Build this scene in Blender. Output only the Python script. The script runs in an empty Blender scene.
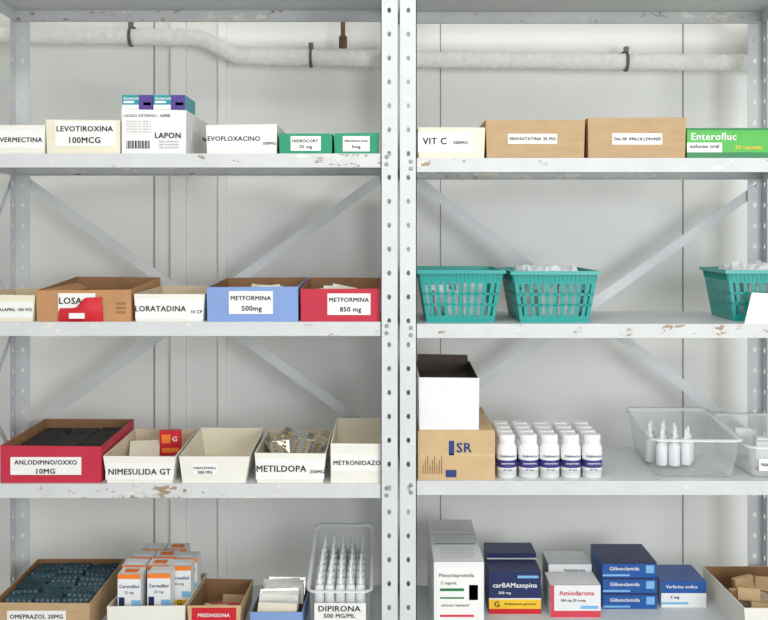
import bpy, math, random
from mathutils import Matrix, Vector
random.seed(7)
S=450.0; D=2.2; CZ=1.5; HY=230.0
def X(px,d=0): return (px-384)/S*(D+d)/D
def Z(py,d=0): return CZ+(HY-py)/S*(D+d)/D
col=bpy.context.scene.collection
# ---------------- materials
def lin(c):
    c=c/255.0
    return c/12.92 if c<=0.04045 else ((c+0.055)/1.055)**2.4
def rgb(t): return (lin(t[0]),lin(t[1]),lin(t[2]),1)
MC={}
def mat(name,c,rough=0.6,var=0.06,scale=25,metal=0,spec=0.4,bump=0.0,stain=None,stain_t=0.62,stain_s=30,trans=0.0,stretch=None):
    if name in MC: return MC[name]
    m=bpy.data.materials.new(name); m.use_nodes=True
    nt=m.node_tree; N=nt.nodes; L=nt.links
    p=N['Principled BSDF']
    p.inputs['Roughness'].default_value=rough; p.inputs['Metallic'].default_value=metal
    p.inputs['Specular IOR Level'].default_value=spec
    tc=N.new('ShaderNodeTexCoord'); src=tc.outputs['Object']
    if stretch:
        mp=N.new('ShaderNodeMapping'); mp.inputs['Scale'].default_value=stretch
        L.new(src,mp.inputs['Vector']); src=mp.outputs['Vector']
    no=N.new('ShaderNodeTexNoise'); no.inputs['Scale'].default_value=scale; no.inputs['Detail'].default_value=4
    L.new(src,no.inputs['Vector'])
    cr=N.new('ShaderNodeValToRGB'); L.new(no.outputs['Fac'],cr.inputs['Fac'])
    b=rgb(c)
    cr.color_ramp.elements[0].position=0.3; cr.color_ramp.elements[1].position=0.7
    cr.color_ramp.elements[0].color=tuple(max(0,x*(1-var)) for x in b[:3])+(1,)
    cr.color_ramp.elements[1].color=tuple(min(1,x*(1+var)) for x in b[:3])+(1,)
    out=cr.outputs['Color']
    if stain:
        for i,sc in enumerate(stain):
            n2=N.new('ShaderNodeTexNoise'); n2.inputs['Scale'].default_value=stain_s*(1+i*0.7); n2.inputs['Detail'].default_value=8; n2.inputs['Roughness'].default_value=0.65
            mp=N.new('ShaderNodeMapping'); mp.inputs['Location'].default_value=(3.1*i,7.7*i,1.3*i); mp.inputs['Scale'].default_value=(0.45,1,1)
            L.new(tc.outputs['Object'],mp.inputs['Vector']); L.new(mp.outputs['Vector'],n2.inputs['Vector'])
            n3=N.new('ShaderNodeTexNoise'); n3.inputs['Scale'].default_value=5.0; L.new(mp.outputs['Vector'],n3.inputs['Vector'])
            ad=N.new('ShaderNodeMath'); ad.operation='MULTIPLY_ADD'; ad.inputs[1].default_value=0.45; L.new(n3.outputs['Fac'],ad.inputs[0]); L.new(n2.outputs['Fac'],ad.inputs[2])
            r2=N.new('ShaderNodeValToRGB'); t_=stain_t+0.22+0.015*i; r2.color_ramp.elements[0].position=t_; r2.color_ramp.elements[1].position=t_+0.04
            L.new(ad.outputs[0],r2.inputs['Fac'])
            mx=N.new('ShaderNodeMix'); mx.data_type='RGBA'
            L.new(r2.outputs['Color'],mx.inputs[0]); L.new(out,mx.inputs[6]); mx.inputs[7].default_value=rgb(sc)
            out=mx.outputs[2]
    L.new(out,p.inputs['Base Color'])
    if bump:
        bp=N.new('ShaderNodeBump'); bp.inputs['Strength'].default_value=bump; bp.inputs['Distance'].default_value=0.002
        L.new(no.outputs['Fac'],bp.inputs['Height']); L.new(bp.outputs['Normal'],p.inputs['Normal'])
    if trans:
        t=N.new('ShaderNodeBsdfTransparent'); t.inputs['Color'].default_value=(0.98,0.99,0.99,1)
        ms=N.new('ShaderNodeMixShader'); fr=N.new('ShaderNodeLayerWeight'); fr.inputs['Blend'].default_value=0.2
        ma=N.new('ShaderNodeMath'); ma.operation='MULTIPLY_ADD'; ma.inputs[1].default_value=0.6; ma.inputs[2].default_value=1-trans; ma.use_clamp=True
        L.new(fr.outputs['Facing'],ma.inputs[0]); L.new(ma.outputs[0],ms.inputs['Fac'])
        L.new(t.outputs[0],ms.inputs[1]); L.new(p.outputs[0],ms.inputs[2])
        L.new(ms.outputs[0],N['Material Output'].inputs['Surface'])
    MC[name]=m; return m
STEEL=mat('steel_paint',(208,211,213),0.45,0.04,12,spec=0.4)
LIP=mat('steel_paint_worn',(205,207,207),0.5,0.05,14,stain=[(232,227,215),(158,134,110)],stain_t=0.625,stain_s=34)
WALLM=mat('wall_panel',(232,232,228),0.6,0.025,3)
WALLT=mat('wall_trim',(236,236,232),0.5,0.03,8)
SEAM=mat('seam_dark',(145,145,141),0.8)
FLOORM=mat('floor_tile',(180,178,172),0.5,0.08,6)
CEILM=mat('ceiling_paint',(235,235,232),0.8,0.02,5)
WRAP=mat('wrap_cloth',(243,241,235),0.9,0.05,60,bump=0.6)
DARKM=mat('dark_metal',(112,106,100),0.5,0.2,40,metal=0.4)
RUST=mat('rusty_rod',(112,82,64),0.8,0.2,60)
BOLT=mat('zinc_bolt',(160,160,160),0.35,metal=0.8)
WHITE=mat('white_card',(231,228,218),0.65,0.03,18)
WHITE2=mat('white_card_cool',(230,231,231),0.6,0.03,15)
CREAM=mat('cream_card',(228,221,200),0.7,0.05,15)
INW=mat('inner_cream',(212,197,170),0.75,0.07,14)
BROWN=mat('kraft_card',(186,156,119),0.8,0.07,20,stretch=(1,1,4))
BROWN2=mat('kraft_card_light',(202,172,130),0.8,0.06,20)
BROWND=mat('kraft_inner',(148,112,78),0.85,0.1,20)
KRAFTO=mat('kraft_orange',(186,138,94),0.8,0.07,18)
PAPER=mat('label_paper',(237,236,233),0.6,0.02,30)
INK=mat('ink_black',(28,27,29),0.6)
INKG=mat('ink_grey',(95,95,98),0.6)
INKB=mat('ink_blue',(38,58,120),0.6)
RED=mat('red_card',(190,42,66),0.55,0.06,12)
REDP=mat('red_pack',(202,32,46),0.4,0.06,30)
BLUE=mat('blue_card',(128,156,206),0.6,0.05,12)
GREEN=mat('green_card',(38,146,110),0.5,0.06,14)
LIME=mat('lime_print',(70,175,60),0.4)
DGREEN=mat('deep_green_print',(20,122,66),0.4)
ORANGE=mat('orange_print',(238,128,42),0.5)
YELLOW=mat('yellow_print',(240,196,44),0.5)
NAVY=mat('navy_card',(30,42,90),0.4,0.05)
RBLUE=mat('royal_blue_card',(30,84,158),0.35,0.06)
LBLUE=mat('light_blue_print',(124,182,224),0.4)
TEALP=mat('teal_print',(30,150,160),0.4)
PURPLE=mat('purple_print',(84,62,140),0.45)
LABELB=mat('bottle_label_print',(62,54,128),0.45)
TEAL=mat('teal_plastic',(26,154,146),0.35,0.04,10,spec=0.5)
BLACK=mat('black_pack',(34,28,28),0.5,0.3,60)
DTEAL=mat('dark_teal_foil',(44,70,80),0.3,0.3,40,metal=0.3)
FOIL=mat('foil_silver',(195,195,190),0.28,0.12,50,metal=0.7)
PILLB=mat('pill_brown',(158,120,60),0.4,0.2,60)
PILLW=mat('pill_grey',(98,120,128),0.3,0.2,60)
PLW=mat('white_plastic',(237,237,237),0.35,0.01,10,spec=0.5)
PLT=mat('milky_plastic',(230,233,234),0.4,0.02,10)
CLEAR=mat('clear_plastic',(232,236,238),0.15,0.01,5,trans=0.9,spec=0.6)
CLEARR=mat('clear_plastic_rim',(240,243,244),0.15,0.01,5,trans=0.45,spec=0.6)
FROST=mat('frosted_plastic',(232,235,235),.3,.02,8,trans=.6)
BAG=mat('plastic_bag',(234,238,240),0.25,0.08,60,trans=0.25,bump=0.6)
TAPE=mat('pack_tape',(206,184,140),0.2,0.03,10)
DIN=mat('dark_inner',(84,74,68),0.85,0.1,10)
PINK=mat('pink_print',(212,66,84),0.5)
# ---------------- builder
TC={}
def textmesh(s,bold):
    k=(s,bold)
    if k in TC: return TC[k]
    cu=bpy.data.curves.new('t','FONT'); cu.body=s; cu.align_x='CENTER'; cu.align_y='CENTER'; cu.resolution_u=2
    cu.space_character=1.07
    o=bpy.data.objects.new('t',cu); col.objects.link(o)
    dg=bpy.context.evaluated_depsgraph_get(); dg.update()
    me=bpy.data.meshes.new_from_object(o.evaluated_get(dg))
    vs=[v.co.copy() for v in me.vertices]; fs=[tuple(p.vertices) for p in me.polygons]
    bpy.data.objects.remove(o); bpy.data.curves.remove(cu); bpy.data.meshes.remove(me)
    vs=[Vector((v.x,v.y,0)) for v in vs]
    if bold:   # heavier strokes: slightly shifted, layered copies of the letterforms
        n=len(vs); V=[];F=[]
        for q,(dx,dy) in enumerate(((-.022,-.012),(.022,-.012),(-.022,.012),(.022,.012))):
            V+=[Vector((v.x+dx,v.y+dy,q*0.00009)) for v in vs]; F+=[tuple(i+q*n for i in f) for f in fs]
        vs,fs=V,F
    xs=[v.x for v in vs]; ys=[v.y for v in vs]
    cx=(min(xs)+max(xs))/2; cy=(min(ys)+max(ys))/2
    vs=[Vector((v.x-cx,v.y-cy,v.z)) for v in vs]
    TC[k]=(vs,fs,max(xs)-min(xs),max(ys)-min(ys)); return TC[k]
class B:
    def __init__(s): s.v=[];s.f=[];s.mi=[];s.sm=[];s.mats=[];s.M=Matrix.Identity(4)
    def idx(s,m):
        if m not in s.mats: s.mats.append(m)
        return s.mats.index(m)
    def add(s,vs,fs,m,smooth=False):
        n=len(s.v); s.v+= [s.M@Vector(v) for v in vs]
        for i,f in enumerate(fs):
            s.f.append(tuple(n+j for j in f)); s.mi.append(s.idx(m[i] if isinstance(m,(list,tuple)) else m)); s.sm.append(smooth)
    def hexa(s,b4,t4,m):
        s.add(list(b4)+list(t4),[(3,2,1,0),(4,5,6,7),(0,1,5,4),(1,2,6,5),(2,3,7,6),(3,0,4,7)],m)
    def box(s,x0,x1,y0,y1,z0,z1,m):
        s.hexa([(x0,y0,z0),(x1,y0,z0),(x1,y1,z0),(x0,y1,z0)],[(x0,y0,z1),(x1,y0,z1),(x1,y1,z1),(x0,y1,z1)],m)
    def lathe(s,prof,cx,cy,cz,mats,seg=14,cap=True):
        n=len(prof); vs=[];fs=[];ms=[]
        for r,z in prof:
            for k in range(seg):
                a=2*math.pi*k/seg; vs.append((cx+r*math.cos(a),cy+r*math.sin(a),cz+z))
        for i in range(n-1):
            for k in range(seg):
                k2=(k+1)%seg
                fs.append((i*seg+k,i*seg+k2,(i+1)*seg+k2,(i+1)*seg+k)); ms.append(mats[i] if isinstance(mats,(list,tuple)) else mats)
        s.add(vs,fs,ms,True)
        if cap:
            mm=mats if not isinstance(mats,(list,tuple)) else mats[-1]
            s.add([vs[(n-1)*seg+k] for k in range(seg)],[tuple(range(seg))],mm)
            mm=mats if not isinstance(mats,(list,tuple)) else mats[0]
            s.add([vs[k] for k in range(seg)],[tuple(reversed(range(seg)))],mm)
    def text(s,t,cx,cz,mw,mh,m=None,y=-0.0016,rot=0,bold=True,M=None):
        vs,fs,w,h=textmesh(t,bold)
        k=min(mw/w,mh/h); kx=min(mw/w,k*1.1)
        T=(M if M is not None else Matrix.Translation((cx,y,cz))@Matrix.Rotation(math.pi/2,4,'X'))@Matrix.Rotation(rot,4,'Z')
        s.add([T@Vector((v.x*kx,v.y*k,v.z)) for v in vs],fs,m or INK)
    def label(s,x0,x1,z0,z1,m=None,y=0.0,t=0.0009):
        s.box(x0,x1,y-t,y+0.0002,z0,z1,m or PAPER)
    def make(s,name,loc=(0,0,0),rz=0,bevel=0):
        me=bpy.data.meshes.new(name); me.from_pydata([tuple(v) for v in s.v],[],s.f)
        for m in s.mats: me.materials.append(m)
        me.polygons.foreach_set('material_index',s.mi); me.polygons.foreach_set('use_smooth',s.sm); me.update()
        o=bpy.data.objects.new(name,me); o.location=loc; o.rotation_euler=(0,0,rz); col.objects.link(o); return o
# ---------------- room
def room(name,x0,x1,y0,y1,z0,z1,m):
    b=B(); b.box(x0,x1,y0,y1,z0,z1,m); return b.make(name)
WD=0.50
room('floor',-2.5,2.5,-3.6,WD+0.1,-0.1,0,FLOORM)
room('ceiling',-2.5,2.5,-3.6,WD+0.1,2.75,2.85,CEILM)
room('wall_back',-2.5,2.5,WD,WD+0.1,0,2.75,WALLM)
room('wall_left',-2.6,-2.5,-3.6,WD+0.1,0,2.75,WALLM)
room('wall_right',2.5,2.6,-3.6,WD+0.1,0,2.75,WALLM)
def vtrim(name,xa,xb,t,m): room(name,X(xa,WD),X(xb,WD),WD-t,WD,0,2.75,m)
vtrim('trim_1',153.6,155,0.001,SEAM); vtrim('trim_2',172,187,0.018,WALLT); vtrim('trim_3',219,227,0.012,WALLT)
vtrim('trim_4',682.2,683.6,0.001,SEAM); vtrim('trim_5',25,26.4,0.001,SEAM); vtrim('trim_6',440,441,0.001,SEAM)
# ---------------- shelving
DEP=0.34
LZ=[Z(-24),Z(153.5),Z(322),Z(484),Z(640),CZ-1.32]
RZ=[Z(-22),Z(158),Z(324),Z(481),Z(640),CZ-1.32]
PW=0.037; PH=2.12
def perf(b,o,u,w,H,pitch,m):
    o=Vector(o);u=Vector(u);up=Vector((0,0,1)); n=int(H/pitch); p=H/n
    rx,rz=0.0044,0.0062
    for i in range(n):
        z0=i*p; c=o+u*(w/2)+up*(z0+p/2)
        outer=[(w/2,0),(w/2,p/2),(0,p/2),(-w/2,p/2),(-w/2,0),(-w/2,-p/2),(0,-p/2),(w/2,-p/2)]
        vs=[c+u*a+up*q for a,q in outer]
        vs+=[c+u*(rx*math.cos(k*math.pi/4))+up*(rz*math.sin(k*math.pi/4)) for k in range(8)]
        b.add(vs,[(k,(k+1)%8,8+(k+1)%8,8+k) for k in range(8)],m)
def post(b,x,y,sx,sy,m):
    perf(b,(x,y,0),(sx,0,0),PW,PH,0.053,m)
    perf(b,(x+sx*0.0001,y+sy*0.0001,0),(0,sy,0),PW,PH,0.053,m)
    e=0.0018
    b.box(min(x+sx*(PW-e),x+sx*PW),max(x+sx*(PW-e),x+sx*PW),min(y,y+sy*e),max(y,y+sy*e),0,PH,m)
def unit(x0,x1,zs,brace_px,side=None):
    b=B()
    f=-0.004; bk=DEP+0.004
    post(b,x0,f,1,1,STEEL); post(b,x1,f,-1,1,STEEL); post(b,x0,bk,1,-1,STEEL); post(b,x1,bk,-1,-1,STEEL)
    a=x0+0.003; c=x1-0.003
    for z in zs:
        t=0.0015; h=0.031
        b.box(a,c,0,DEP,z-t,z,STEEL)
        b.box(a,c,0,t,z-h,z-t,LIP); b.box(a,c,DEP-t,DEP,z-h,z-t,LIP)
        b.box(a,c,t,0.012,z-h,z-h+t,LIP); b.box(a,c,DEP-0.012,DEP-t,z-h,z-h+t,LIP)
        b.box(a,a+t,t,DEP-t,z-h,z-t,STEEL); b.box(c-t,c,t,DEP-t,z-h,z-t,STEEL)
        for px,s in ((x0+0.012,1),(x1-0.012,-1)):
            for dz in (-0.008,-0.024):
                b.M=Matrix.Translation((px+s*0.012,f,z+dz))@Matrix.Rotation(math.pi/2,4,'X')
                b.lathe([(0.0045,-0.001),(0.0045,0.002),(0.003,0.0032)],0,0,0,BOLT,seg=6); b.M=Matrix.Identity(4)
    def strip(p,q,y,w=0.024):
        p=Vector(p);q=Vector(q);d=(q-p).normalized();n=Vector((-d.z,0,d.x))*w/2
        P=lambda v,yy:(v.x,yy,v.z)
        b.hexa([P(p-n,y),P(q-n,y),P(q-n,y+0.002),P(p-n,y+0.002)],[P(p+n,y),P(q+n,y),P(q+n,y+0.002),P(p+n,y+0.002)],STEEL)
    for (xa,ya,xb,yb,dd) in brace_px:
        strip((X(xa,DEP),0,Z(ya,DEP)),(X(xb,DEP),0,Z(yb,DEP)),dd)
    if side is not None:
        for (za,zc,o) in ((zs[1]-.03,zs[2]-.02,0),(zs[2]-.02,zs[1]-.03,.003),(zs[2]-.05,zs[3]-.02,0),(zs[3]-.02,zs[2]-.05,.003)):
            xx=side-o; w=.011
            b.hexa([(xx,.0,za-w),(xx+.002,.0,za-w),(xx+.002,DEP,zc-w),(xx,DEP,zc-w)],[(xx,.0,za+w),(xx+.002,.0,za+w),(xx+.002,DEP,zc+w),(xx,DEP,zc+w)],STEEL)
    return b.make('steel_shelving_unit')
UL0,UL1=X(-42),X(397.5); UR0,UR1=X(400),X(821)
unit(UL0,UL1,LZ,[(12,172,384,440,DEP+0.0055),(384,176,24,432,DEP+0.009)],side=UL0-.003)
unit(UR0,UR1,RZ,[(412,176,760,444,DEP+0.0055),(768,182,412,432,DEP+0.009)])
# ---------------- pipe
def pipe():
    b=B(); d=0.435; key=[(-60,35),(60,36),(150,37),(190,38),(206,40.5),(219,47),(230,53),(243,56.5),(300,57.5),(420,60),(640,62),(860,63)]
    P=[Vector((X(a,d),d,Z(c,d))) for a,c in key]
    pts=[]
    for i in range(len(P)-1):
        p0=P[max(i-1,0)];p1=P[i];p2=P[i+1];p3=P[min(i+2,len(P)-1)]
        n=max(2,int((p2-p1).length/0.004))
        for k in range(n):
            t=k/n
            pts.append(0.5*((2*p1)+(p2-p0)*t+(2*p0-5*p1+4*p2-p3)*t*t+(3*p1-p0-3*p2+p3)*t**3) if (p2-p1).length<0.12 else p1.lerp(p2,t))
    pts.append(P[-1]); seg=20; vs=[];fs=[];L=0
    for i,p in enumerate(pts):
        tng=(pts[min(i+1,len(pts)-1)]-pts[max(i-1,0)]).normalized()
        n=Vector((0,1,0)); bb=tng.cross(n).normalized()
        if i: L+=(p-pts[i-1]).length
        for k in range(seg):
            a=2*math.pi*k/seg
            saw=((L/0.026+a/(2*math.pi))%1.0)
            r=0.0205*(1+0.17*saw+0.04*math.sin(L*23)+0.03*math.sin(3*a+L*60))
            vs.append(p+(n*math.cos(a)+bb*math.sin(a))*r)
    for i in range(len(pts)-1):
        for k in range(seg):
            fs.append((i*seg+k,i*seg+(k+1)%seg,(i+1)*seg+(k+1)%seg,(i+1)*seg+k))
    b.add(vs,fs,WRAP,True)
    for cx,cy in ((131,37),(311,58),(626,62)):
        b.M=Matrix.Translation((X(cx,d),d,Z(cy,d)))@Matrix.Rotation(math.pi/2,4,'Y')
        b.lathe([(0.020,-0.0035),(0.0262,-0.0035),(0.0262,0.0035),(0.020,0.0035)],0,0,0,DARKM,seg=20,cap=False)
        b.M=Matrix.Identity(4)
        b.box(X(cx,d)-0.004,X(cx,d)+0.004,d-0.006,WD,Z(cy,d)+0.026,Z(cy,d)+0.032,DARKM)
        b.box(X(cx,d)-0.006,X(cx,d)+0.006,d-0.008,d+0.004,Z(cy,d)+0.026,Z(cy,d)+0.040,DARKM)
    b.make('insulated_pipe')
    b=B(); b.lathe([(0.011,0),(0.011,0.03),(0.006,0.034),(0.006,0.6)],0,0,0,RUST,seg=10); b.make('pipe_hanger_rod',(X(343,d),d,Z(57,d)+0.024))
    b=B(); b.M=Matrix.Rotation(math.pi/2,4,'X'); b.lathe([(0.045,-0.06),(0.045,0.01),(0.038,0.022),(0.02,0.03),(0.018,0.034)],0,0,0,[PLW]*4,seg=22)
    b.M=Matrix.Identity(4); b.make('wall_junction_box',(X(768,.395),.395,Z(38,.395)))
pipe()
# ---------------- item helpers
def dims(zb,x0,x1,yt,d0):
    xa,xb=X(x0,d0),X(x1,d0); return (xa+xb)/2, xb-xa, Z(yt,d0)-zb
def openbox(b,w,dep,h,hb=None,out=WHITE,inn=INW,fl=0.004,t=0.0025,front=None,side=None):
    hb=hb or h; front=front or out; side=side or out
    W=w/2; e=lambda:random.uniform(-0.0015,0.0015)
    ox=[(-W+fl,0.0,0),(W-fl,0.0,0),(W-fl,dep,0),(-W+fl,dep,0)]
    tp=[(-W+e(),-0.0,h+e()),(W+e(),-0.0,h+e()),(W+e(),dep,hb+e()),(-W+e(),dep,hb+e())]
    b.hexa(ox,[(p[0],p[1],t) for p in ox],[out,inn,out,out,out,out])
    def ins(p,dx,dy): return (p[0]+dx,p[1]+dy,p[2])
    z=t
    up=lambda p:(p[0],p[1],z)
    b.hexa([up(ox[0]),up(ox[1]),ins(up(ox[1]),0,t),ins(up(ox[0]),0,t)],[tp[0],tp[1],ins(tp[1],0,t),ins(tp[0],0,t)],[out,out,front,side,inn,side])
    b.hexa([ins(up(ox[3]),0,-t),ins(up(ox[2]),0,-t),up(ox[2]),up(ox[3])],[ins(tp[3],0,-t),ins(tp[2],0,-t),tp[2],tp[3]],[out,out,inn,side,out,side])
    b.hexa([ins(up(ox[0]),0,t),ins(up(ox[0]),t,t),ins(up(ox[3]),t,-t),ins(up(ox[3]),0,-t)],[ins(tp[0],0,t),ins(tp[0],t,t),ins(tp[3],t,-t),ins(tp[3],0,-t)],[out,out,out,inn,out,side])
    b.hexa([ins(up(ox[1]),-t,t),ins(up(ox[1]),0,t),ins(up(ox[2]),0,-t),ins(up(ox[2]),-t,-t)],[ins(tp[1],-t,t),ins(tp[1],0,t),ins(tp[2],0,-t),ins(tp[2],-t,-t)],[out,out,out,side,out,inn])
def blister(b,M,w,h,card,pill,nx=2,ny=5):
    old=b.M; b.M=old@M
    b.box(-w/2,w/2,-0.0004,0.0004,0,h,card)
    for i in range(nx):
        for j in range(ny):
            cx=(i+0.5)/nx*w-w/2; cz=(j+0.5)/ny*h; r=min(w/nx,h/ny)*0.36
            vs=[(cx+r*math.cos(k*math.pi/3),-0.0004,cz+r*math.sin(k*math.pi/3)) for k in range(6)]+[(cx+r*0.6*math.cos(k*math.pi/3),-0.0045,cz+r*0.6*math.sin(k*math.pi/3)) for k in range(6)]
            b.add(vs,[(k,(k+1)%6,6+(k+1)%6,6+k) for k in range(6)]+[tuple(range(6,12))],pill,True)
    b.M=old
def RM(x,y,z,rx=0,ry=0,rz=0):
    return Matrix.Translation((x,y,z))@Matrix.Rotation(rz,4,'Z')@Matrix.Rotation(ry,4,'Y')@Matrix.Rotation(rx,4,'X')
def carton(b,w,dep,h,m,bands=(),texts=(),z=0,side=None,top=None):
    W=w/2
    b.box(-W,W,0,dep,z,z+h,[m,top or m,m,side or m,m,side or m])
    b.box(-W+.0005,W-.0005,.003,.0034,z+h,z+h+.0003,INKG)
    for (a0,a1,c0,c1,mm) in bands: b.box(-W+a0*w,-W+a1*w,-0.0005,0.0001,z+c0*h,z+c1*h,mm)
    for (t,cx,cz,mw,mh,mm) in texts: b.text(t,-W+cx*w,z+cz*h,mw*w,mh*h,mm,y=-0.0009)
# ======== ROW 1 LEFT
zb=LZ[1]
def lidbox(name,zb,x0,x1,yt,d0,dep,m,labels,texts,gap=0.0008,flap=True,inn=INW):
    cx,w,h=dims(zb,x0,x1,yt,d0); w-=gap*2
    b=B(); openbox(b,w,dep,h,None,m,inn,fl=0.0015)
    for l in labels: b.label(-w/2+l[0]*w,-w/2+l[1]*w,l[2]*h,l[3]*h,l[4] if len(l)>4 else PAPER)
    for t in texts: b.text(t[0],-w/2+t[1]*w,t[2]*h,t[3]*w,t[4]*h,t[5] if len(t)>5 else INK,rot=t[6] if len(t)>6 else 0)
    if flap:
        b.box(-w/2+0.004,w/2-0.004,0.004,dep*0.45,h-0.004,h-0.002,inn)
    return b.make(name,(cx,d0,zb))
lidbox('medicine_storage_box',zb,-18,45.5,124.5,0.012,0.26,WHITE,[(.22,.98,.2,.82)],[('VERMECTINA',.62,.48,.68,.34)])
lidbox('medicine_storage_box',zb,46,121,119.5,0.012,0.27,CREAM,[(.12,.93,.22,.95)],[('LEVOTIROXINA',.52,.73,.76,.28),('100MCG',.52,.4,.42,.26)])
def r1_carton():
    cx,w,h=dims(zb,121.5,186,110,0.012); b=B()
    openbox(b,w,0.31,h,None,WHITE2,INW,fl=0.0005)
    W=w/2
    b.label(-W+.03*w,-W+.52*w,h*.08,h*.93,PAPER)
    b.text('LAUDO EXTERNO - HIPER',-W+.4*w,h*.87,.72*w,.07*h,INKG); b.text('LAPON',-W+.72*w,h*.42,.4*w,.15*h)
    for i in range(5): b.text('Cloridrato lote 20mg cx',-W+.27*w,h*(.74-.06*i),.42*w,.045*h,INKG,bold=False)
    for i in range(14): b.box(-W+.08*w+i*.026*w,-W+.08*w+i*.026*w+.012*w*(1+i%2*.6),-0.0014,-0.0006,h*.12,h*.30,INK)
    for i in range(3): b.text('500 comprimidos',-W+.74*w,h*(.28-.07*i),.4*w,.05*h,INKG,bold=False)
    b.box(W-0.001,W+0.0006,0.06,0.14,h*.35,h*.75,PAPER)
    b.box(W-0.001,W+0.0006,0.2,0.27,h*.5,h*.6,INKG)
    b.make('shipping_carton',(cx,0.012,zb))
    for k,(xa,xb) in enumerate(((122,152.5),(153.5,185))):
        c2,w2,_=dims(zb,xa,xb,95,0.02); h2=Z(95,0.02)-zb-h; b=B()
        carton(b,w2,0.12,h2-0.0015,TEALP,[(0,.55,.0,.34,WHITE2),(.55,1,0,1,PURPLE),(0.05,.4,.45,.6,WHITE2),(.7,.95,.3,.5,LBLUE)],[('donarem',.3,.78,.5,.22,WHITE2)])
        b.make('medicine_carton',(c2,0.02,zb+h+0.0015))
r1_carton()
lidbox('medicine_storage_box',zb,206,277.5,124.5,0.012,0.26,WHITE,[(.02,.98,.12,.85)],[('EVOFLOXACINO',.39,.52,.74,.34),('500MG',.89,.36,.18,.17)])
lidbox('medicine_storage_box',zb,278.5,333,133,0.012,0.22,GREEN,[(.22,.78,.15,.85)],[('HIDROCORT.',.5,.62,.5,.2),('25 mg',.5,.32,.25,.2)],inn=GREEN)
lidbox('medicine_storage_box',zb,333.5,379,133,0.012,0.22,GREEN,[(.2,.8,.12,.85)],[('PREDNISOLONA',.5,.62,.52,.2),('5mg',.5,.32,.25,.2)],inn=GREEN)
# ROW 1 RIGHT
zb=RZ[1]
lidbox('medicine_storage_box',zb,417.5,485,127,0.012,0.26,CREAM,[(.0,.84,.2,.85)],[('VIT C',.25,.55,.36,.34),('500MG',.64,.5,.22,.19)])
lidbox('cardboard_box',zb,486,585,120,0.01,0.28,BROWN,[(.22,.72,.38,.64)],[('SINVASTATINA 20 MG',.47,.51,.47,.19)],inn=BROWND)
lidbox('cardboard_box',zb,587.5,686,118,0.01,0.28,BROWN,[(.25,.76,.34,.62)],[('SINVASTATINA 40 MG',.505,.48,.48,.19,INK,math.pi)],inn=BROWND)
cx,w,h=dims(zb,687,790,128,0.012); b=B()
carton(b,w,0.2,h,LIME,[(0,1,0,.2,DGREEN),(0,.34,.2,.52,WHITE2),(.34,1,.2,.5,LIME),(0,1,.93,1,DGREEN)],[('Enterofluc',.26,.72,.44,.36,WHITE2),('solucao oral',.17,.4,.28,.12,INK),('20 capsulas',.6,.35,.3,.16,YELLOW)])
b.make('medicine_carton',(cx,0.012,zb))
# ======== ROW 2 LEFT
zb=LZ[2]
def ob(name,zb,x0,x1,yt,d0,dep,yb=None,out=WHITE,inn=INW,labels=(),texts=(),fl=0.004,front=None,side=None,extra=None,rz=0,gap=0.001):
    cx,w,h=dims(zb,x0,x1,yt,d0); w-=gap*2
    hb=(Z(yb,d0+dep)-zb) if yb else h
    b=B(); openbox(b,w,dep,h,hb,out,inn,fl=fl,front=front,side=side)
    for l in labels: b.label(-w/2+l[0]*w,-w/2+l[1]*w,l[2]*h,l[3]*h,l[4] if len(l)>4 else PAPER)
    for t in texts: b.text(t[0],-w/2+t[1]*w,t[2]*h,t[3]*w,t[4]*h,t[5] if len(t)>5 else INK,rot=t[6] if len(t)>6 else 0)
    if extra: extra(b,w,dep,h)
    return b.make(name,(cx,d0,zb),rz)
def packs(mats,n,hmax,pw=0.05,ph=0.05):
    def f(b,w,dep,h):
        for i in range(n):
            m=random.choice(mats)
            x=random.uniform(-w/2+pw*.6,w/2-pw*.6); y=random.uniform(0.03,dep-0.05)
            z=random.uniform(0.005,max(0.006,h*hmax-ph*.5)); old=b.M
            b.M=RM(x,y,z,random.uniform(-.5,.5),random.uniform(-.15,.15),random.uniform(-.25,.25))
            b.box(-pw/2,pw/2,-0.008,0.008,0,ph*.55,m); b.M=old
    return f
ob('medicine_storage_box',zb,-30,35,295,0.012,0.27,288,CREAM,INW,[(.3,.97,.15,.75)],[('ENALAPRIL 100 MG',.66,.45,.6,.27)])
def ex_los(b,w,dep,h):
    t=0.002
    for s in (-1,1):
        q=[(s*(w/2-.003),0.01,h-.004),(s*(w/2-.035),0.012,h-.016),(s*(w/2-.035),dep-.02,h-.012),(s*(w/2-.003),dep-.01,h)]
        if s>0: q=[q[1],q[0],q[3],q[2]]
        b.hexa(q,[(a,c,e+.002) for a,c,e in q],KRAFTO)
    b.box(-w*.1,w*.25,.1,.16,.004,h*.8,PAPER)
    for k in range(3): b.box(w*.34,w*.44,-.0005,0,h*(.25+.14*k),h*(.33+.14*k),BROWND)
ob('cardboard_box',zb,36,132,290,0.012,0.29,277,KRAFTO,BROWND,[(.23,.62,.3,.9)],[('LOSA',.36,.66,.24,.36)],extra=ex_los,fl=.001)
b=B(); n=10; vs=[];fs=[]
for i in range(n+1):
    for j in range(6):
        u=i/n-.5; v=j/5
        top=.030+.024/(1+math.exp(-(u+.02)*26))   # packet stands taller on its right part
        vs.append((u*(.100-.006*v)+.0015*math.sin(j*3),-.003-.010*math.cos(u*3)*math.sin(math.pi*v)+.0015*random.uniform(-1,1)*(0<i<n),v*top))
m6=6
for i in range(n):
    for j in range(5): fs.append((i*m6+j,(i+1)*m6+j,(i+1)*m6+j+1,i*m6+j+1))
b.add(vs,fs,REDP,True)
b.add([(v[0],.0,v[2]) for v in vs],[tuple(reversed(f)) for f in fs],REDP)
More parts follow.
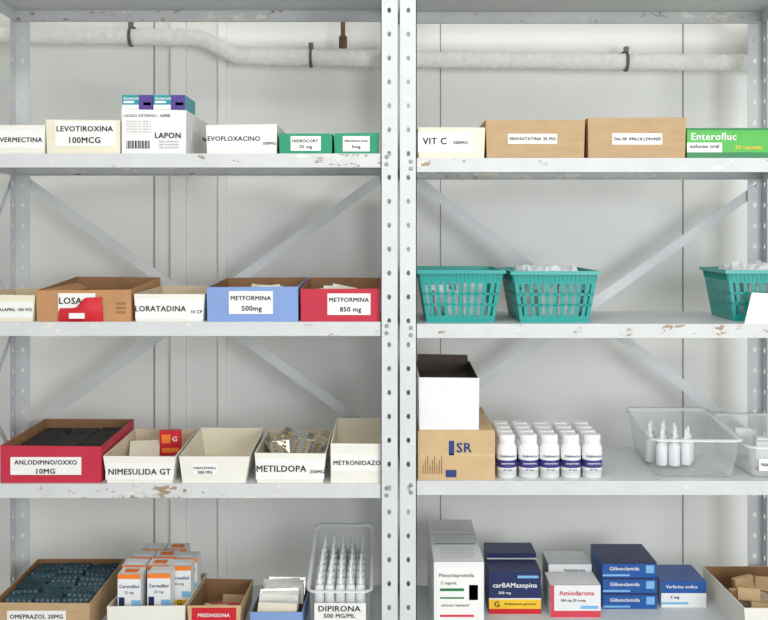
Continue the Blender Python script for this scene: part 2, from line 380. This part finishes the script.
b.box(-.022,.012,-.0158,-.006,.008,.020,PAPER)
b.make('red_medicine_packet',(X(81,0.011),0.0105,zb))
ob('medicine_storage_box',zb,133.5,205,293.5,0.012,0.27,286,WHITE,INW,[(.02,.98,.1,.8)],[('LORATADINA',.38,.46,.72,.36),('10 CP',.89,.35,.16,.17)])
def pap(b,w,dep,h):
    for i in range(3):
        b.M=RM(random.uniform(-.03,.03),dep*.5+i*.02,h*.55,-.3+random.uniform(-.2,.2),.15*i-.1,random.uniform(-.3,.3)); b.box(-.03,.03,0,.003,0,.03,random.choice([PAPER,CREAM])); b.M=Matrix.Identity(4)
ob('cardboard_box',zb,206.5,299,287,0.012,0.29,277.5,BLUE,BROWND,[(.24,.72,.22,.88)],[('METFORMINA',.48,.68,.44,.28),('500mg',.49,.36,.22,.24)],extra=pap,fl=.001)
ob('cardboard_box',zb,300,380.5,288.5,0.012,0.29,278,RED,BROWND,[(.34,.88,.20,.85)],[('METFORMINA',.61,.66,.5,.28),('850 mg',.63,.35,.27,.22)],extra=pap,fl=.001)
# ROW 2 RIGHT baskets
def basket(name,zb,x0,x1,yt,d0,dep,fill=False,rz=0):
    cx,w,h=dims(zb,x0,x1,yt,d0); tp=0.018; b=B(); th=0.0022
    T=[(-w/2,0,h),(w/2,0,h),(w/2,dep,h),(-w/2,dep,h)]
    Bm=[(-w/2+tp,tp*.7,0.002),(w/2-tp,tp*.7,0.002),(w/2-tp,dep-tp*.7,0.002),(-w/2+tp,dep-tp*.7,0.002)]
    b.hexa([(p[0],p[1],0) for p in Bm],[(p[0],p[1],0.0035) for p in Bm],TEAL)
    for i in range(4):
        j=(i+1)%4; a,c,e,f=map(Vector,(Bm[i],Bm[j],T[j],T[i]))
        nrm=(c-a).cross(f-a).normalized()
        Pt=lambda u,v:(a.lerp(c,u)).lerp(f.lerp(e,u),v)
        def bar(u0,u1,v0,v1,k=1.0):
            q=[Pt(u0,v0),Pt(u1,v0),Pt(u1,v1),Pt(u0,v1)]
            o=[p+nrm*0.0001 for p in q]; n=[p-nrm*th*k for p in q]
            b.hexa([o[0],o[1],n[1],n[0]],[o[3],o[2],n[2],n[3]],TEAL)
        bar(0,1,0,.12); bar(0,1,.76,1.0)
        nb=10 if i%2==0 else 12
        for k in range(nb+1):
            u=k/nb; g=.024 if k not in (0,nb) else .05; bar(max(0,u-g),min(1,u+g),.12,.76)
        for v in (.34,.55): bar(0,1,v-.022,v+.022,.8)
        for k in range(nb*2+1):
            u=min(.985,max(.015,k/nb/2)); q=[Pt(u-.005,.80),Pt(u+.005,.80),Pt(u+.005,.95),Pt(u-.005,.95)]
            o=[p+nrm*.0018 for p in q]; b.hexa([o[0],o[1],q[1],q[0]],[o[3],o[2],q[2],q[3]],TEAL)
    r=0.006
    b.box(-w/2-r,w/2+r,-r,0.002,h-.006,h+.002,TEAL); b.box(-w/2-r,w/2+r,dep-.002,dep+r,h-.006,h+.002,TEAL)
    b.box(-w/2-r,-w/2+.002,.002,dep-.002,h-.006,h+.002,TEAL); b.box(w/2-.002,w/2+r,.002,dep-.002,h-.006,h+.002,TEAL)
    if not fill:
        for k in range(10):
            b.M=RM(random.uniform(-.05,.05),random.uniform(.05,dep-.05),.006,0,0,random.uniform(-.5,.5)); b.box(-.028,.028,-.01,.01,0,h*random.uniform(.4,.75),random.choice([PAPER,BAG,WHITE2,WHITE2])); b.M=Matrix.Identity(4)
    b.make(name,(cx,d0,zb),rz)
    if fill:
        g=B(); n=14
        vs=[];fs=[]
        for i in range(n+1):
            for j in range(n+1):
                u=i/n*2-1; v=j/n*2-1
                e=max(abs(u),abs(v))
                z=h*(.97 if fill==1 else 1.02)+.010*math.sin(u*5+j)+.008*random.uniform(-1,1)-(.03 if e>.95 else 0)
                vs.append((u*(w/2-.024),dep/2+v*(dep/2-.022),z))
        for i in range(n):
            for j in range(n): fs.append((i*(n+1)+j,(i+1)*(n+1)+j,(i+1)*(n+1)+j+1,i*(n+1)+j+1))
        g.add(vs,fs,BAG)
        for k in range(16):
            g.M=RM(random.uniform(-.045,.045),random.uniform(.035,dep-.05),.006,random.uniform(-.15,.1),random.uniform(-.2,.2),random.uniform(-.5,.5)); g.box(-.025,.025,0,.004,0,h*.75,random.choice([BAG,PAPER,PLT])); g.M=Matrix.Identity(4)
        g.make('plastic_bag_bundle',(cx,d0,zb+.001),rz)
zb=RZ[2]
basket('plastic_basket',zb,419,503,271,0.02,0.24)
basket('plastic_basket',zb,513,598,272,0.016,0.24,1)
basket('plastic_basket',zb,728,812,271,0.05,0.20,2,-.04)
b=B(); 
b.hexa([(0,0,0),(.075,0,0),(.075,.001,0),(0,.001,0)],[(.028,.03,.068),(.10,.03,.064),(.10,.031,.064),(.028,.031,.068)],PAPER)
b.make('paper_sheet',(X(745),0.004,zb))
# ======== ROW 3 LEFT
zb=LZ[3]
def ex_black(b,w,dep,h):
    b.box(-w/2+.006,w/2-.006,.006,dep-.006,.004,h*.55,BLACK)
    for i in range(22):
        for s in (-1,0,1):
            blister(b,RM(s*w*.3,.012+i*(dep-.03)/22,h*.5,-.45+random.uniform(-.15,.15),0,random.uniform(-.1,.1)),w*.27,.03,BLACK,BLACK,4,2)
ob('cardboard_box',zb,0,102,446,0.01,0.29,419,RED,BROWND,[(.1,.8,.22,.70)],[('ANLODIPINO/OXXO',.45,.56,.62,.2),('10MG',.45,.32,.2,.14)],extra=ex_black,fl=.001)
def ex_nim(b,w,dep,h):
    b.M=RM(-.02,.12,.012,-1.1,0,.2); b.box(-.035,.035,0,.002,0,.09,CREAM); b.M=Matrix.Identity(4)
ob('medicine_storage_box',zb,103,176.5,456,0.01,0.27,429,WHITE,INW,[(.03,.96,.12,.72)],[('NIMESULIDA GT',.5,.42,.86,.32)],fl=.008,extra=ex_nim)
b=B(); carton(b,.052,.018,.060,REDP,[(.1,.9,.12,.3,ORANGE),(.1,.5,.5,.85,ORANGE)],[('G',.7,.66,.3,.2,WHITE2)]); b.make('red_medicine_packet',(X(182,.20)-.028,.20,zb+.018),.15)
ob('medicine_storage_box',zb,178,250,456,0.01,0.27,428,WHITE,CREAM,[(.2,.55,.3,.68)],[('PARACETAMOL',.375,.56,.32,.14),('500 MG',.375,.40,.2,.12)],fl=.009)
def ex_bl(b,w,dep,h):
    for i in range(34):
        blister(b,RM(random.uniform(-w*.26,w*.26),.03+i*(dep-.06)/34,h*.42+random.uniform(0,.018),-.9+random.uniform(-.35,.35),random.uniform(-.3,.3),random.uniform(-.7,.7)),.04,.05,FOIL,random.choice([PILLB,FOIL,PILLB,PILLB,YELLOW]),2,5)
ob('medicine_storage_box',zb,254,326,453,0.01,0.27,430,WHITE,INW,[(.02,.98,.12,.8)],[('METILDOPA',.38,.48,.7,.34),('250MG',.88,.38,.2,.17)],extra=ex_bl,fl=.006)
ob('medicine_storage_box',zb,330,382,444,0.01,0.26,418,WHITE,CREAM,[(.02,.99,.3,.72)],[('METRONIDAZO',.52,.52,.92,.28)],fl=.001)
# ROW 3 RIGHT
zb=RZ[3]
cx,w,h=dims(zb,418,495,431,0.012); b=B()
carton(b,w,.29,h,BROWN2,[(.0,1,.47,.53,TAPE),(.40,.47,0.5,.8,INKB),(.36,.5,0.05,.2,INKB)],[('SR',.60,.66,.2,.2,INKB)])
for i in range(9): b.box(-w/2+.06*w+i*.03*w,-w/2+.072*w+i*.03*w,-.0006,0,h*.12,h*(.3+.1*(i%3)),BROWND)
b.box(-w/2+.002,w/2-.002,.002,.288,h,h+.002,BROWN2); 
b.make('cardboard_box',(cx,.012,zb)); hz=h+.0025
cx,w,_=dims(zb,419,479,378,0.014); h2=Z(378,.014)-zb-hz; b=B()
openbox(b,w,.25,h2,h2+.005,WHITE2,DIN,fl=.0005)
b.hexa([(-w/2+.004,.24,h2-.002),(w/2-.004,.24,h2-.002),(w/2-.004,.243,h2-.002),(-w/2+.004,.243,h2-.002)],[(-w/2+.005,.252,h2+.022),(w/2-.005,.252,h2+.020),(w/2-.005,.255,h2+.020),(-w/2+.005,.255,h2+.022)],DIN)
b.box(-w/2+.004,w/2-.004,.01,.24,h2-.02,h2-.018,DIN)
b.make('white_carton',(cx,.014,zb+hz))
def bottle(b,x,y,z):
    r=.0225
    b.lathe([(r*.9,0),(r,.003),(r,.016),(r+.0003,.0161),(r+.0003,.024),(r+.0003,.041),(r+.0003,.060),(r,.0601),(r,.068),(r*.8,.078)],x,y,z,[PLW,PLW,PLW,PAPER,LABELB,PAPER,PAPER,PLW,PLW],16)
    b.lathe([(.0185,.0765),(.0192,.078),(.0192,.094),(.0175,.0965)],x,y,z,PLW,20)
    b.text('Nebivolol',x,z+.051,.034,.010,INKB,y=y-r-.0012); 
    b.text('comprimidos',x,z+.034,.030,.007,PAPER,y=y-r-.0012)
    b.text('60 caps',x,z+.020,.022,.005,INKB,y=y-r-.0012)
b=B()
x0=X(507,.04); x1=X(592,.04)
for j in range(4):
    for i in range(5):
        bottle(b,x0+(x1-x0)*i/4+random.uniform(-.001,.001),j*.0475+random.uniform(-.0005,.0005),0)
b.make('pill_bottles',(0,.04,zb+.0003))
def rr(w,d,r,cx,cy,z,tilt=0,n=5):
    pts=[]
    for qx,qy,a0 in ((1,1,0),(-1,1,90),(-1,-1,180),(1,-1,270)):
        for k in range(n+1):
            a=math.radians(a0+90*k/n); x=cx+qx*(w/2-r)+r*math.cos(a); y=cy+qy*(d/2-r)+r*math.sin(a)
            pts.append((x,y,z+tilt*(y-(cy-d/2))/d))
    return pts
def bin_(name,cx,d0,w,dep,h,zb,tilt=0,taper=.014,rz=0,extra=None,m=CLEAR):
    b=B(); cy=dep/2
    loops=[rr(w-2*taper-.01,dep-2*taper-.01,.012,0,cy,.0006),rr(w-2*taper,dep-2*taper,.014,0,cy,.006),rr(w-taper,dep-taper,.016,0,cy,h*.5,tilt*.5),rr(w-.006,dep-.006,.018,0,cy,h-.008,tilt)]
    rim=[rr(w-.006,dep-.006,.018,0,cy,h-.008,tilt),rr(w+.004,dep+.004,.02,0,cy,h-.003,tilt),rr(w+.008,dep+.008,.022,0,cy,h,tilt),rr(w+.010,dep+.010,.022,0,cy,h-.006,tilt)]
    for ls,mm in ((loops,m),(rim,CLEARR)):
        n=len(ls[0]); vs=[p for l in ls for p in l]; fs=[]
        for i in range(len(ls)-1):
            for k in range(n): fs.append((i*n+k,i*n+(k+1)%n,(i+1)*n+(k+1)%n,(i+1)*n+k))
        if ls is loops: fs.append(tuple(reversed(range(n))))
        b.add(vs,fs,mm,True)
    if extra: extra(b,w,dep,h,taper)
    return b.make(name,(cx,d0,zb),rz)
def dropper(b,x,y,z,s=1.0):
    b.lathe([(.0135*s,0),(.0145*s,.002*s),(.0145*s,.048*s),(.011*s,.055*s),(.0062*s,.057*s),(.0085*s,.0575*s),(.0085*s,.067*s),(.0045*s,.069*s),(.0028*s,.088*s),(.0012*s,.09*s)],x,y,z,PLT,12)
cx,w,h=dims(zb,654,742,439,.012)
bin_('clear_plastic_bin',cx,.014,w,.29,h,zb,tilt=.018,rz=-.04)
b=B()
for (a,c) in [(-.036,.0),(-.008,-.005),(.022,.005),(-.052,.04),(-.022,.035),(.008,.038),(.038,.04),(-.044,.08),(-.014,.075),(.016,.078),(-.030,.115),(.0,.112)]: dropper(b,a,c,0,.92)
b.make('dropper_bottles',(X(677,.12),.12,zb+.008))
def lab(b,w,dep,h,tp):
    b.box(-w/2+.022,-w/2+.10,-.004,-.003,.02,.047,PAPER); b.text('NALTREXONA',-w/2+.063,.034,.072,.016,INK,y=-.0048)
cx,w,h=dims(zb,749,835,446,.012)
bin_('clear_plastic_bin',cx,.014,w,.29,h,zb,tilt=.02,extra=lab,m=FROST)
b=B()
for k in range(9):
    b.M=RM(random.uniform(-.04,.04),random.uniform(-.08,.08),0,0,0,random.uniform(-.4,.4)); b.box(-.02,.02,-.012,.012,.0,.05+.003*k,PLT if k%2 else PAPER); b.M=Matrix.Identity(4)
b.make('small_white_packs',(cx,.16,zb+.008))
# ======== ROW 4 LEFT
zb=LZ[4]
def ex_om(b,w,dep,h):
    b.box(-w/2+.006,w/2-.006,.006,dep-.006,.004,h*.5,BLACK)
    n=17
    for i in range(n):
        for s in (-1,0,1):
            blister(b,RM(s*w*.3+random.uniform(-.004,.004),.012+i*(dep-.03)/n,h*.42+random.uniform(0,.008),-.5+random.uniform(-.12,.12),random.uniform(-.06,.06),random.uniform(-.15,.15)),w*.28,.045,DTEAL,random.choice([PILLW,DTEAL,PILLW]),5,3)
ob('cardboard_box',zb,-8,91,603,0.01,0.29,559,BROWN,BROWND,[(.15,.75,.35,.78)],[('OMEPRAZOL 20MG',.45,.62,.54,.18)],extra=ex_om,fl=.004)
ob('medicine_storage_box',zb,106,186,606,0.01,0.28,573,WHITE,INW,fl=.004)
b=B()
for k,(x,y) in enumerate([(-.052,0),(.014,0.004),(-.058,.058),(.0,.06),(.050,.056),(-.052,.116),(.004,.118),(.054,.114),(-.04,.172),(.018,.174)]):
    b.M=RM(x+.006,y,0,0,0,random.uniform(-.05,.05))
    W_,H_=.052,.128+.003*random.random()
    carton(b,W_,.048,H_,WHITE2,[(0,1,.92,1,ORANGE),(0,1,0.30,.40,YELLOW),(0,1,0,.1,ORANGE),(0.05,.3,.44,.6,NAVY),(.6,1,.45,.55,LBLUE)],[('Carvedilol',.5,.79,.85,.11,INKB),('25 mg',.5,.68,.4,.07,INKG),('G',.5,.35,.2,.09,INK),('30 comprimidos',.6,.2,.7,.06,INKG)],top=WHITE2)
    b.box(-W_*.3,W_*.3,.012,.036,H_,H_+.0006,ORANGE if k%3==0 else WHITE2)
    b.M=Matrix.Identity(4)
b.make('medicine_cartons',(X(149,.03),.035,zb+.004))
ob('cardboard_box',zb,187,241,606,0.01,0.22,579,BROWN2,BROWND,[(.08,.92,.45,.95,REDP)],[('PREDNISONA',.5,.72,.6,.22,PAPER)],side=BROWN2,extra=packs([BROWN,BROWN2,REDP],6,.6))
def ex_pp(b,w,dep,h):
    for i in range(14):
        b.M=RM(random.uniform(-.006,.006),.015+i*.013,h*.5,-.5+random.uniform(-.1,.1),random.uniform(-.06,.06),random.uniform(-.1,.1)); b.box(-w*.38,w*.38,0,.002,0,.042,random.choice([PAPER,WHITE,CREAM,FOIL])); b.M=Matrix.Identity(4)
ob('cardboard_box',zb,250,303,612,0.01,0.22,586,BLUE,BROWND,extra=ex_pp,fl=.001)
def ex_dl(b,w,dep,h,tp):
    b.box(-w*.4,w*.42,-.0015,-.0005,h*.30,h*.72,PAPER); b.text('DIPIRONA',0,h*.61,w*.7,h*.12,INK,y=-.0022); b.text('500 MG/ML',0,h*.46,w*.5,h*.09,INK,y=-.0022)
cx,w,h=dims(zb,308,371,590,.012)
bin_('clear_plastic_bin',cx,.014,w,.29,h,zb,tilt=.062,taper=.006,extra=ex_dl)
b=B()
for j in range(7):
    for i in range(5):
        dropper(b,-.046+i*.023+random.uniform(-.001,.001),j*.032,.004*j,.74)
b.box(-.056,.056,-.014,.22,-.062,-.0005,PAPER)
b.make('dropper_bottles',(cx,.045,zb+.066))
# ROW 4 RIGHT
zb=RZ[4]
cx,w,h=dims(zb,434,484,562,.01); b=B()
carton(b,w,.325,h,WHITE2,[(.06,.94,.10,.92,PAPER),(.7,.88,.5,.7,LBLUE)],[('Metoclopramida',.45,.82,.7,.08,INKG),('5 mg/mL',.3,.72,.35,.05,INKG),('solucao injetavel',.42,.43,.55,.05,INKG),('uso IV / IM',.35,.18,.4,.05,INKG)],side=WHITE2)
for (a0,a1,c0,c1,mm) in [(.12,.6,.62,.655,DGREEN),(.12,.8,.28,.31,PINK),(.12,.6,.52,.54,DGREEN)]: b.box(-w/2+a0*w,-w/2+a1*w,-.0011,-.0004,c0*h,c1*h,mm)
for i in range(5):
    b.text('solucao injetavel lote',0,0,w*.75,.007,[INKG,DGREEN,INKG][i%3],M=Matrix.Translation((0,.03+i*.016,h+.0006)),bold=False)
b.box(-w*.42,w*.42,.125,.130,h,h+.0005,DGREEN)
for y in (.155,.175,.24,.26): b.text('ampolas 2 mL cx 100',0,0,w*.6,.007,INKG,M=Matrix.Translation((-.01,y,h+.0006)),bold=False)
b.box(-w/2+.001,w/2-.001,.2,.201,h,h+.0004,INKG)
b.make('long_white_carton',(cx,.01,zb))
def pile(name,x0,x1,yt,d0,dep,n,m,bands,texts,top=None,side=None,rz=0):
    cx,w,h=dims(zb,x0,x1,yt,d0); hh=h/n; b=B()
    for i in range(n): 
        b.M=Matrix.Translation((random.uniform(-.001,.001),0,0))
        carton(b,w,dep,hh-.0009,m,bands,texts,z=i*hh,top=top,side=side)
        b.M=Matrix.Identity(4)
    b.make(name,(cx,d0,zb),rz)
pile('medicine_carton',489,541,571,.15,.085,1,NAVY,[(0,1,.0,.12,REDP),(0,1,.12,.34,YELLOW),(.0,1,.34,.37,WHITE2),(.55,.95,.84,.9,LBLUE)],[('carBAMazepina',.5,.66,.85,.15,WHITE2),('200 mg',.3,.49,.3,.08,WHITE2),('G',.15,.23,.1,.16,INK),('Medicamento generico',.6,.23,.6,.07,INK)])
pile('medicine_carton',487,536,553,.245,.085,1,NAVY,[(0,1,.85,.9,WHITE2)],[('carBAMazepina',.5,.7,.85,.12,WHITE2)])
pile('medicine_carton',551,601,585,.13,.09,1,WHITE2,[(0,1,.0,.2,PINK),(.0,.07,.2,1,PINK),(.6,.95,.26,.36,LBLUE)],[('Amiodarona',.52,.76,.7,.18,PINK),('200 mg 20 comp',.45,.52,.5,.12,INKG)])
pile('medicine_carton',549,592,564,.225,.1,2,WHITE2,[(0,1,.0,.16,PINK),(.05,.3,.4,.6,PINK)],[('Amiodarona',.6,.7,.5,.2,INKG)])
pile('medicine_carton_stack',603,657,562,.18,.14,3,RBLUE,[(0,.5,.1,.22,LBLUE),(.8,.95,.3,.8,LBLUE),(0,1,.9,1,NAVY)],[('Glibenclamida',.4,.6,.55,.28,WHITE2)],top=NAVY)
pile('medicine_carton',661,706,581,.19,.12,1,WHITE2,[(0,1,.55,1,RBLUE),(0,.6,.12,.2,LBLUE)],[('Varfarina sodica',.45,.8,.7,.17,WHITE2),('5 mg',.3,.38,.2,.14,INKB)],top=RBLUE)
ob('medicine_storage_box',zb,744,830,608,.01,.29,566,WHITE,BROWND,fl=.004,extra=packs([BROWN,CREAM,BROWN2,PAPER],12,1.0))
# ---------------- lights
w=bpy.data.worlds.new('World'); bpy.context.scene.world=w; w.use_nodes=True
bg=w.node_tree.nodes['Background']; bg.inputs[0].default_value=(0.92,0.96,1,1); bg.inputs[1].default_value=0.95
def area(name,loc,tgt,sx,sy,e,c):
    l=bpy.data.lights.new(name,'AREA'); l.shape='RECTANGLE'; l.size=sx; l.size_y=sy; l.energy=e; l.color=c
    o=bpy.data.objects.new(name,l); o.location=loc; o.rotation_euler=(Vector(tgt)-Vector(loc)).to_track_quat('-Z','Y').to_euler(); col.objects.link(o)
area('window_daylight',(1.5,-3.2,1.55),(0.2,0,1.2),1.4,1.2,54,(0.96,0.98,1))
area('ceiling_light',(-0.1,-1.4,2.7),(0,-0.2,0.6),1.2,0.5,21,(1,0.98,0.94))
# ---------------- camera
cd=bpy.data.cameras.new('camera'); cam=bpy.data.objects.new('camera',cd); col.objects.link(cam)
cam.location=(0,-D,CZ); cam.rotation_euler=(math.pi/2,0,0)
cd.sensor_width=36; cd.lens=36*S*D/768; cd.shift_y=-80/768
bpy.context.scene.camera=cam
bpy.context.scene.view_settings.view_transform='Standard'
